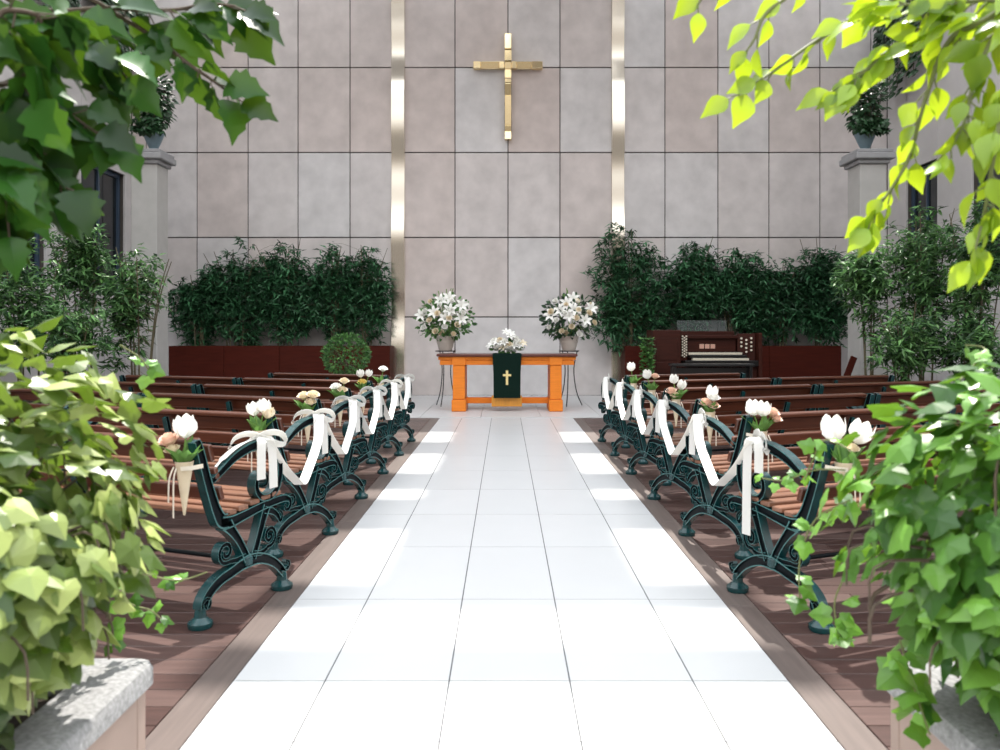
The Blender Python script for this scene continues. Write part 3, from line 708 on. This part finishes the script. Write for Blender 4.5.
for i, (px, a, c, r, n, lab) in enumerate([
    (197, 268, 345, 27, 180, 'leftmost bamboo in the back left planter, half behind the pillar'),
    (237, 250, 343, 36, 260, 'tall dark bamboo second from the left in the back left planter'),
    (288, 245, 340, 36, 270, 'dark bamboo in the middle of the back left planter'),
    (331, 249, 338, 30, 230, 'bamboo above the round clipped shrub in the back left planter'),
    (364, 253, 335, 22, 130, 'slim bamboo beside the left metal strip'),
    (632, 238, 345, 32, 250, 'bamboo in front of the right metal strip, left of the organ'),
    (690, 245, 336, 34, 250, 'bamboo directly above the organ music desk'),
    (735, 258, 335, 30, 210, 'lower bamboo above the right end of the organ'),
    (778, 262, 345, 32, 220, 'dark bamboo right of the organ in the back planter'),
    (822, 245, 345, 32, 240, 'bamboo reaching the right pillar in the back planter')]):
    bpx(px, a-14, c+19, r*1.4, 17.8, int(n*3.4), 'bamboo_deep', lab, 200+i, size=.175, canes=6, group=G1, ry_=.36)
G2 = 'bamboo in the side beds'
def side_bed(x0, x1, label):
    t = thing('planter_box', label, 'planter', ((x0+x1)/2, 12.7, 0)); L_ = (x1-x0)/2; m = MB()
    for lo, hi in (((-L_,-1.7,0),(L_,-1.62,.42)), ((-L_,1.62,0),(L_,1.7,.42)), ((-L_,-1.62,0),(-L_+.08,1.62,.42)), ((L_-.08,-1.62,0),(L_,1.62,.42))): m.box(lo, hi, bev=.008)
    if abs(x0) and True:
        pass
    m.build('box', 'planter_wood', t, smooth=False); m = MB(); m.box((-L_+.08, -1.62, .05), (L_-.08, 1.62, .36)); m.build('soil', 'soil', t, smooth=False)
# side beds end short of the white chancel floor
for i, (px, a, c, r, Y, n, lab) in enumerate([
    (25, 225, 372, 48, 12.0, 210, 'loose bamboo at the far left against the side wall'),
    (88, 208, 330, 50, 12.9, 260, 'tall grey green bamboo in the left side bed below the window'),
    (70, 290, 380, 50, 11.6, 170, 'low bamboo in the left side bed above the ivy'),
    (140, 232, 385, 32, 12.6, 220, 'bamboo standing in front of the left pillar'),
    (870, 232, 345, 38, 12.8, 240, 'bamboo standing in front of the right pillar'),
    (922, 205, 340, 44, 12.7, 290, 'tall bamboo in the right side bed below the window'),
    (978, 200, 335, 42, 12.0, 260, 'bamboo at the far right against the side wall'),
    (905, 300, 385, 40, 11.7, 170, 'low bamboo in the right side bed above the ivy'),
    (970, 310, 395, 40, 11.5, 150, 'lowest bamboo at the far right behind the ivy')]):
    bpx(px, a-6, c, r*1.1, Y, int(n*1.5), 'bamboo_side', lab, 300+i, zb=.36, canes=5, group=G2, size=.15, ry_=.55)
side_bed(-8.55, -5.45, 'low dark wooden planting bed along the left side wall')
side_bed(5.35, 8.75, 'low dark wooden planting bed along the right side wall')

# ---- clipped round shrub in a pot
random.seed(41)
Y = 15.6; p = at(346, 355, Y); t = thing('potted_shrub', 'round clipped green shrub in front of the left planter wall', 'plant', (p.x, Y, .012))
m = MB(); cz = p.z-.012
for i in range(1500):
    q = rsph().normalized()*random.uniform(.82, 1.03); leaf(m, OVAL, Vector((q.x*.44, q.y*.44, cz + q.z*.40)), q + rv(.7), q + rv(.5), random.uniform(.05, .085))
m.build('foliage', 'box_leaf', t, smooth=False)
m = MB(); m.tube([(0, 0, .30), (0, 0, cz-.1)], .03, 8)
for i in range(12):
    q = rsph().normalized(); m.tube([(0, 0, cz-.2), (q.x*.35, q.y*.35, cz+q.z*.32)], .01, 5)
m.build('stem', 'bark', t)
m = MB(); m.lathe([(.20, 0), (.22, .02), (.29, .40), (.31, .42), (.31, .47), (.27, .47), (.26, .40)], seg=26); m.build('pot', 'terracotta', t)
# ---- climbing plant left of the organ
random.seed(43)
Y = 16.0; p = at(647, 0, Y); t = thing('potted_climber', 'slim green climbing plant on a pole left of the organ', 'plant', (p.x, Y, .012))
m = MB()
for i in range(330):
    z = random.uniform(.28, 1.34); a = random.uniform(0, 2*PI); q = random.uniform(.03, .12); leaf(m, IVY2, Vector((q*math.cos(a), q*math.sin(a), z)), Vector((math.cos(a), math.sin(a), random.uniform(-.6, .5))), Vector((math.cos(a)*.5, math.sin(a)*.5-.3, .8)), random.uniform(.06, .10))
m.build('foliage', 'box_leaf', t, smooth=False)
m = MB(); m.tube([(0, 0, .15), (0, 0, 1.28)], .014, 8); m.build('pole', 'bark', t)
m = MB(); m.lathe([(.09, 0), (.125, .22), (.135, .25), (.115, .25), (.11, .2)], seg=20); m.build('pot', 'terracotta', t)

# ---- organ console
OY = 16.35; s = OY/F
def ox(px): return (px-706.5)*s
def oz(py): return H - (py-CY)*s - .012
t = thing('pipe_organ_console', 'dark wooden organ console with two keyboards and rows of white stop knobs', 'organ', (at(706.5, 0, OY).x, OY, .012))
m = MB()
m.box((ox(653), .0, 0), (ox(681), .75, oz(330)), bev=.012)
for z0, z1 in ((oz(360), oz(338)), (oz(373), oz(362)), (.12, oz(376))): m.box((ox(656), -.014, z0), (ox(678), .0, z1), bev=.008)
m.build('side_cabinet', 'organ_wood', t, smooth=False)
m = MB(); m.box((ox(681), .34, 0), (ox(760), .75, oz(338)), bev=.01); m.box((ox(757), -.12, 0), (ox(760.5), .34, oz(333)), bev=.01)
m.box((ox(681), .40, oz(338)), (ox(740), .75, oz(331)), bev=.01)
m.box((ox(681), .0, .04), (ox(757), .34, oz(366)), bev=.005)
m.build('case', 'organ_wood', t, smooth=False)
# stop jambs, slightly turned, with knobs
for (a, c, rz, rows, cols) in ((681.3, 689, 12, 8, 3), (739, 757, -12, 4, 3)):
    jx = (ox(a)+ox(c))/2; hw = (ox(c)-ox(a))/2*.97; mt = Matrix.Translation((jx, .12, 0)) @ Euler((0, 0, R(rz))).to_matrix().to_4x4()
    z0, z1 = oz(361), oz(333.5)
    m = MB(); m.box((-hw, 0, z0), (hw, .10, z1), bev=.006, mtx=mt); jb = m.build('stop_jamb', 'organ_wood', t, smooth=False)
    m = MB()
    for r in range(rows):
        for q in range(cols):
            if cols == 3 and rows == 4:
                x = (q-1)*hw*.55; z = z1 - (.10 + r*.082 + (.035 if q == 1 else 0)); rr = .023
                if r == 3 and q == 0: continue
            else:
                x = (q-1)*hw*.55; z = z1 - (.06 + r*.056 + (.028 if q == 1 else 0)); rr = .018
            m.lathe([(rr*.5, 0), (rr*.5, .02), (rr, .024), (rr, .036), (rr*.7, .042)], (0, 0, 0), 12)
            # turn the last lathe to face the player
            n = 12*5
            for ii in range(len(m.v)-n, len(m.v)):
                vx_, vy_, vz_ = m.v[ii]; m.v[ii] = tuple(mt @ Vector((x+vx_, -vz_, z+vy_)))
    o = m.build('stop_knobs', 'ivory', jb); o['label'] = 'white round stop knobs'; o['kind'] = 'stuff'
m = MB(); m.box((ox(689), .22, oz(352.5)), (ox(739), .34, oz(338)), bev=.006); m.box((ox(686), .14, oz(338.5)), (ox(740), .36, oz(335)), bev=.008); m.build('name_board', 'organ_wood', t, smooth=False)
m = MB()
for q in (702, 707.6, 713.2): m.box((ox(q), .205, oz(348.8)), (ox(q+4.6), .222, oz(344.2)), bev=.004)
m.build('tabs', 'organ_tab', t, smooth=False)
def keyboard(y0, y1, z, a, c):
    m = MB(); x0, x1 = ox(a), ox(c); n = 36; wv = (x1-x0)/n
    for q in range(n): m.box((x0+q*wv+.001, y0, z-.045), (x0+(q+1)*wv-.001, y1, z), bev=.002)
    o = m.build('keyboard', 'ivory', t, smooth=False); m = MB()
    for q in range(n-1):
        if q % 7 in (0, 1, 3, 4, 5): m.box((x0+(q+1)*wv-wv*.28, y0+.05, z), (x0+(q+1)*wv+wv*.28, y1, z+.012), bev=.003)
    m.build('black_keys', 'black_lacquer', o, smooth=False)
keyboard(.05, .20, oz(352.6), 689.5, 743); keyboard(-.07, .07, oz(358.2), 692, 748)
m = MB(); m.box((ox(690), -.02, oz(358)+.0), (ox(747), .22, oz(355.2)), bev=.004); m.box((ox(684), -.11, oz(366)), (ox(757), .34, oz(360.5)), bev=.006); m.build('key_bed', 'black_lacquer', t, smooth=False)
m = MB(); m.box((-.0, -.006, 0), ((ox(733)-ox(682)), .006, .235), bev=.003, mtx=Matrix.Translation((ox(682), .44, oz(331))) @ Euler((R(-14), 0, 0)).to_matrix().to_4x4()); m.build('music_desk', 'clear_glass', t, smooth=False)
# ---- organ bench
t = thing('organ_bench', 'low black bench in front of the organ keyboards', 'bench', (at(711, 0, 15.7).x, 15.7, .012))
s2 = 15.7/F; hw = 41*s2
m = MB(); zt_ = H-28.5*s2-.012; m.box((-hw, -.17, zt_-.05), (hw, .17, zt_), bev=.012); m.build('seat', 'black_lacquer', t, smooth=False)
for sx in (-1, 1): m = MB(); m.box((sx*hw*.92-.03, -.15, 0), (sx*hw*.92+.03, .15, zt_-.05), bev=.008); m.build('leg', 'black_lacquer', t, smooth=False)
m = MB(); m.box((-hw*.9, -.02, .15), (hw*.9, .02, zt_-.08), bev=.006); m.build('rail', 'black_lacquer', t, smooth=False)
# ---- board leaning by the right pillar
m = MB(); p0 = at(847, 397, 14.6); m.box((-.06, -.02, 0), (.06, .02, 1.04), bev=.006)
o = m.build('leaning_board', 'planter_wood', smooth=False, loc=(6.16, 14.84, .036), rot=(R(-6), R(23), 0)); tag(o, 'reddish wooden board leaning by the foot of the right pillar', 'board')

# ================================================================== ivy pots on the pillars and ivy on the side walls
def ivy_pot(X, Y, z, label, label_i, seed, drop, name='ivy_urn'):
    random.seed(seed); t = thing(name, label, 'potted plant', (X, Y, z))
    m = MB(); m.lathe([(.11, 0), (.12, .03), (.08, .07), (.14, .20), (.19, .33), (.21, .36), (.18, .36), (.15, .30)], seg=24); m.build('urn', 'pot_blue', t)
    f = MB(); st = MB()
    for i in range(620):
        q = rsph(); p = Vector((q.x*.40, q.y*.36, .95 + q.z*.62))
        if random.random() < .25: p = Vector((random.uniform(-.3, .3), -.26 + random.uniform(-.08, .05), random.uniform(.3, .6)))
        p.z = max(p.z, .34)
        leaf(f, IVY2, p, q + Vector((0, -.2, -.6)) + rv(.3), Vector((q.x, q.y-.4, .8)), random.uniform(.08, .14))
    for i in range(14):
        q = rsph(); st.tube([(0, 0, .3), (q.x*.2, q.y*.2, .6), (q.x*.35, q.y*.3, .95+q.z*.5)], .008, 5)
    f.build('foliage', 'leaf_dark', t, smooth=False); st.build('stems', 'bark', t)
ivy_pot(-6.74, 15.25, 4.902, 'blue urn of dark ivy on top of the left pillar', '', 51, 1)
ivy_pot(6.92, 15.28, 4.902, 'blue urn of dark ivy on top of the right pillar', '', 52, 1)
def wall_ivy(X, sgn, Y, zt_, hgt, wd, label, seed):
    random.seed(seed); t = thing('hanging_ivy', label, 'plant', (X, Y, zt_), 0); m = MB(); d = -sgn
    m.box((min(0, d*.32), -wd, -.02), (max(0, d*.32), wd, .26), bev=.01); m.build('trough', 'frame_blue', t, smooth=False)
    f = MB(); st = MB()
    for k in range(16):
        y = random.uniform(-wd*1.05, wd*1.05); ln = hgt*random.uniform(.35, 1.0); P = crom([(d*.16, y, .2), (d*.34, y, .34), (d*.42, y+.05, 0), (d*.36, y+random.uniform(-.15, .15), -ln)], 6); st.tube(P, .007, 4)
        for p in P:
            for j in range(5): leaf(f, IVY2, p + rv(.11), Vector((d*.5, random.uniform(-.6, .6), -.8)), Vector((d, random.uniform(-.5, .5)-.3, .5)), random.uniform(.09, .16))
    f.build('foliage', 'leaf_dark', t, smooth=False); st.build('stems', 'bark', t)
wall_ivy(XL, -1, 16.9, 8.35, 1.5, .85, 'dark ivy hanging from a trough high on the left side wall near the corner', 61)
wall_ivy(XL, -1, 14.6, 8.3, 1.2, .5, 'dark ivy hanging from a trough on the left side wall nearer the camera', 62)
wall_ivy(XR, 1, 16.9, 8.2, 1.5, .8, 'dark ivy hanging from a trough high on the right side wall', 63)

# ================================================================== foreground: stone planters full of ivy
def stone_planter(side, label, xin, yfar):
    # side -1 left, +1 right; xin = aisle-facing side, yfar = far side
    W_, Dp = 1.10, 1.15; t = thing('stone_planter', label, 'planter', (side*(abs(xin)+W_/2), yfar-Dp/2, 0)); hx, hy = W_/2, Dp/2; zr = .375
    m = MB()
    for lo, hi in (((-hx+.03,-hy+.03,0),(hx-.03,-hy+.09,zr-.085)), ((-hx+.03,hy-.09,0),(hx-.03,hy-.03,zr-.085)), ((-hx+.03,-hy+.09,0),(-hx+.09,hy-.09,zr-.085)), ((hx-.09,-hy+.09,0),(hx-.03,hy-.09,zr-.085))): m.box(lo, hi, bev=.006)
    m.build('body', 'planter_body', t, smooth=False)
    m = MB(); z0, z1 = zr-.085, zr
    def rr(hx_, hy_, r, z, n=6):
        out = []
        for cx, cy, a0 in ((hx_-r, hy_-r, 0), (-hx_+r, hy_-r, 90), (-hx_+r, -hy_+r, 180), (hx_-r, -hy_+r, 270)):
            for i in range(n+1): a = R(a0+90*i/n); out.append((cx+r*math.cos(a), cy+r*math.sin(a), z))
        return out
    m.rings([rr(hx-.015, hy-.015, .05, z0), rr(hx, hy, .06, z0+.015), rr(hx, hy, .06, z1-.025), rr(hx-.008, hy-.008, .055, z1-.008), rr(hx-.025, hy-.025, .045, z1), rr(hx-.17, hy-.17, .03, z1), rr(hx-.18, hy-.18, .03, z1-.02), rr(hx-.18, hy-.18, .03, z0)], 0, False, False)
    m.build('stone_rim', 'granite', t)
    m = MB(); m.box((-hx+.09, -hy+.09, .05), (hx-.09, hy-.09, zr-.05)); m.build('soil', 'soil', t, smooth=False)
    return zr
ZR = stone_planter(-1, 'low planter with a rounded grey granite rim at the bottom left corner', -1.105, 2.545)
stone_planter(1, 'low planter with a grey granite rim at the bottom right corner', 1.175, 2.52)
def ivy_bush(side, cx, cy, label, material, seed, n, size, strands, rads, cz):
    random.seed(seed); t = thing('ivy_plant', label, 'plant', (cx, cy, ZR-.05)); z0 = ZR-.05; f = MB(); st = MB(); rx, ry_, rz = rads
    lumps = [(rsph().normalized(), random.uniform(-.10, .17)) for _ in range(40)]
    for i in range(n):
        q = rsph().normalized(); bulge = sum(b_ for d_, b_ in lumps if d_.dot(q) > .88); k = (.97 + bulge - .05)*(1 - .36*random.random()**1.5)
        # narrower below, fuller at the top
        zz = q.z*rz*k; fx = 1 - .52*max(0, .12 - q.z)
        p = Vector((q.x*rx*k*fx, q.y*ry_*k*fx, cz - z0 + zz))
        if p.z < .02: p.z = random.uniform(.0, .2)
        d = Vector((q.x*.5, q.y*.5, -.75)) + rv(.55)
        if q.z > .6: d = Vector((q.x, q.y, -.15)) + rv(.6)
        nn = q + Vector((0, 0, .55)) + rv(.45)
        leaf(f, IVY if random.random() < .6 else IVY2, p, d, nn, size*random.uniform(.55, 1.2), 0, random.uniform(.9, 1.25))
    for i in range(60):
        q = rsph().normalized(); q.z = abs(q.z)*random.choice((1, 1, -.4)); e = Vector((q.x*rx*.9, q.y*ry_*.9, cz-z0+q.z*rz*.9))
        st.tube(crom([(q.x*.15, q.y*.15, 0), Vector((q.x*rx*.4, q.y*ry_*.4, (cz-z0)*.9)), e, e + Vector((q.x*.05, q.y*.05, -.12))], 4), [.005]*8 + [.003]*5, 5)
    f.build('foliage', material, t, smooth=False); st.build('stems', 'bark', t)
    org = Vector((cx, cy, z0))
    for P, ls, cnt in strands:
        P = [at(*q) - org for q in P]; Q = crom(P, 6); s_ = MB(); s_.tube(Q, .0028, 5); so_ = s_.build('trailing_stem', 'twig_green', t); g_ = MB()
        for i in range(cnt):
            p = random.choice(Q); d = rv() + Vector((0, 0, -.5)); leaf(g_, IVY, p + d*.012, d, Vector((0, -.7, .7)) + rv(.5), ls*random.uniform(.6, 1.15))
        g_.build('leaves', 'ivy_green', so_, smooth=False)
ivy_bush(-1, -1.60, 1.98, 'big bush of yellow green ivy overflowing the bottom left planter', 'ivy_yellow', 71, 3300, .084,
    [([(90, 520, 2.35), (120, 560, 2.5), (150, 575, 2.62), (180, 580, 2.7), (207, 572, 2.72)], .045, 14), ([(95, 560, 2.4), (125, 600, 2.5), (150, 610, 2.55), (160, 618, 2.58)], .05, 16),
     ([(85, 540, 2.35), (105, 590, 2.4), (112, 640, 2.42)], .055, 14), ([(120, 345, 2.4), (140, 358, 2.5), (150, 372, 2.55)], .05, 5)], (.70, .60, .55), .76)
ivy_bush(1, 1.66, 1.98, 'big bush of fresh green ivy overflowing the bottom right planter', 'ivy_green', 72, 3600, .080,
    [([(845, 470, 2.45), (815, 470, 2.6), (785, 480, 2.7), (762, 478, 2.72)], .04, 9), ([(850, 450, 2.45), (825, 440, 2.55), (812, 462, 2.6), (805, 480, 2.6)], .05, 8),
     ([(850, 500, 2.4), (815, 520, 2.5), (800, 560, 2.55), (800, 600, 2.55)], .06, 14), ([(855, 560, 2.35), (835, 600, 2.4), (840, 640, 2.4)], .06, 10),
     ([(900, 640, 2.15), (915, 690, 2.1), (930, 735, 2.05)], .085, 12), ([(960, 380, 2.2), (985, 350, 2.3), (965, 345, 2.35)], .05, 6)], (.80, .62, .62), .80)

# ================================================================== overhanging trees, trunks standing outside the picture on either side
def tree(side, X, Y, zb, label, strands, T, material, seed, trunk_h, along=.55):
    random.seed(seed); t = thing('potted_tree', label, 'tree', (X, Y, zb)); org = Vector((X, Y, zb)); m = MB()
    top = Vector((0, .1, trunk_h)); m.tube(crom([(0, 0, -.02), (side*.05, .03, trunk_h*.4), (-side*.03, .05, trunk_h*.75), top], 5), [.05-.018*i/15 for i in range(16)], 10); m.build('trunk', 'bark', t)
    f = MB(); b_ = MB()
    for P, cnt, ls, spread in strands:
        P = [at(*q) - org for q in P]; Q = crom([top, top.lerp(P[0], .5) + Vector((0, 0, .25))] + P, 8); nq = len(Q)
        b_.tube(Q, [.009*(1-.85*i/(nq-1)) + .0014 for i in range(nq)], 6)
        V = Q[14:]
        for i in range(cnt):
            u = (i+.5)/cnt*(len(V)-1); k = int(u); p = V[k].lerp(V[min(k+1, len(V)-1)], u-k)
            tan = (V[min(k+1, len(V)-1)] - V[max(k-1, 0)]).normalized(); sd = tan.cross(Vector((0, 1, 0)))*(1 if i % 2 else -1)
            d = tan*along*random.uniform(.6, 1.4) + sd*.6*random.uniform(.2, 1.3) + Vector((0, random.uniform(-.4, .4), -.45)); d.normalize()
            p2 = p + d*random.uniform(.015, .04) + rv(spread)
            b_.tube([p, p2], .0022, 4)
            leaf(f, T, p2, d, Vector((random.uniform(-.6, .6), -.6, .75)) + rv(.75), ls*random.uniform(.75, 1.2), 0, random.uniform(.85, 1.15))
    b_.build('branches', 'twig_green' if side > 0 else 'bark', t); f.build('foliage', material, t)
tree(-1, -2.05, 1.75, ZR-.05, 'tree with big glossy dark leaves hanging in from the top left', [
    ([(10, 0, 2.2), (110, 8, 2.25), (170, 10, 2.3), (208, 4, 2.3), (236, 6, 2.3)], 20, .12, .02),
    ([(60, -20, 2.2), (150, 35, 2.3), (190, 65, 2.3), (212, 80, 2.32), (236, 98, 2.32)], 14, .11, .01),
    ([(-20, 20, 2.0), (40, 30, 2.05), (75, 40, 2.1), (100, 55, 2.1), (120, 70, 2.1)], 25, .12, .025),
    ([(-30, 70, 1.9), (20, 80, 1.95), (45, 100, 2.0), (75, 118, 2.05), (104, 138, 2.05)], 24, .112, .025),
    ([(-40, 120, 1.9), (10, 120, 1.9), (30, 145, 1.95), (45, 170, 1.95), (62, 188, 1.95)], 20, .105, .02),
    ([(-40, 10, 1.8), (10, 10, 1.8), (40, 20, 1.85), (30, 60, 1.85), (20, 100, 1.85)], 26, .115, .035),
    ([(-40, 140, 1.8), (-10, 160, 1.8), (5, 190, 1.8), (8, 225, 1.8)], 18, .11, .015)], LOBED, 'leaf_gloss', 81, 2.0)
tree(1, 2.10, 1.75, ZR-.05, 'tree with sunlit lime green leaves hanging in from the top right', [
    ([(930, -20, 2.2), (860, 15, 2.25), (810, 45, 2.3), (775, 70, 2.3), (738, 95, 2.3)], 15, .085, .012),
    ([(840, -40, 2.3), (790, -5, 2.3), (765, 15, 2.3), (755, 38, 2.3), (746, 52, 2.3)], 8, .072, .01),
    ([(800, -60, 2.3), (730, -25, 2.35), (705, -5, 2.35), (695, 10, 2.35)], 4, .08, .01),
    ([(990, -10, 2.1), (930, 30, 2.15), (890, 50, 2.2), (860, 75, 2.2), (845, 85, 2.2)], 28, .082, .022),
    ([(1000, 10, 2.0), (950, 40, 2.1), (925, 100, 2.15), (908, 160, 2.2), (880, 205, 2.2), (872, 218, 2.2)], 27, .074, .014),
    ([(1050, 10, 1.9), (1000, 30, 1.95), (975, 80, 2.0), (965, 120, 2.0), (950, 150, 2.0)], 24, .076, .02),
    ([(1060, 60, 1.8), (1010, 90, 1.85), (995, 150, 1.85), (985, 210, 1.9), (975, 250, 1.9)], 28, .072, .022),
    ([(1040, -10, 2.0), (980, 0, 2.05), (920, 5, 2.1), (870, 0, 2.15)], 40, .088, .04)], OVATE, 'leaf_lime', 82, 2.0, .9)
bpy.context.view_layer.update()
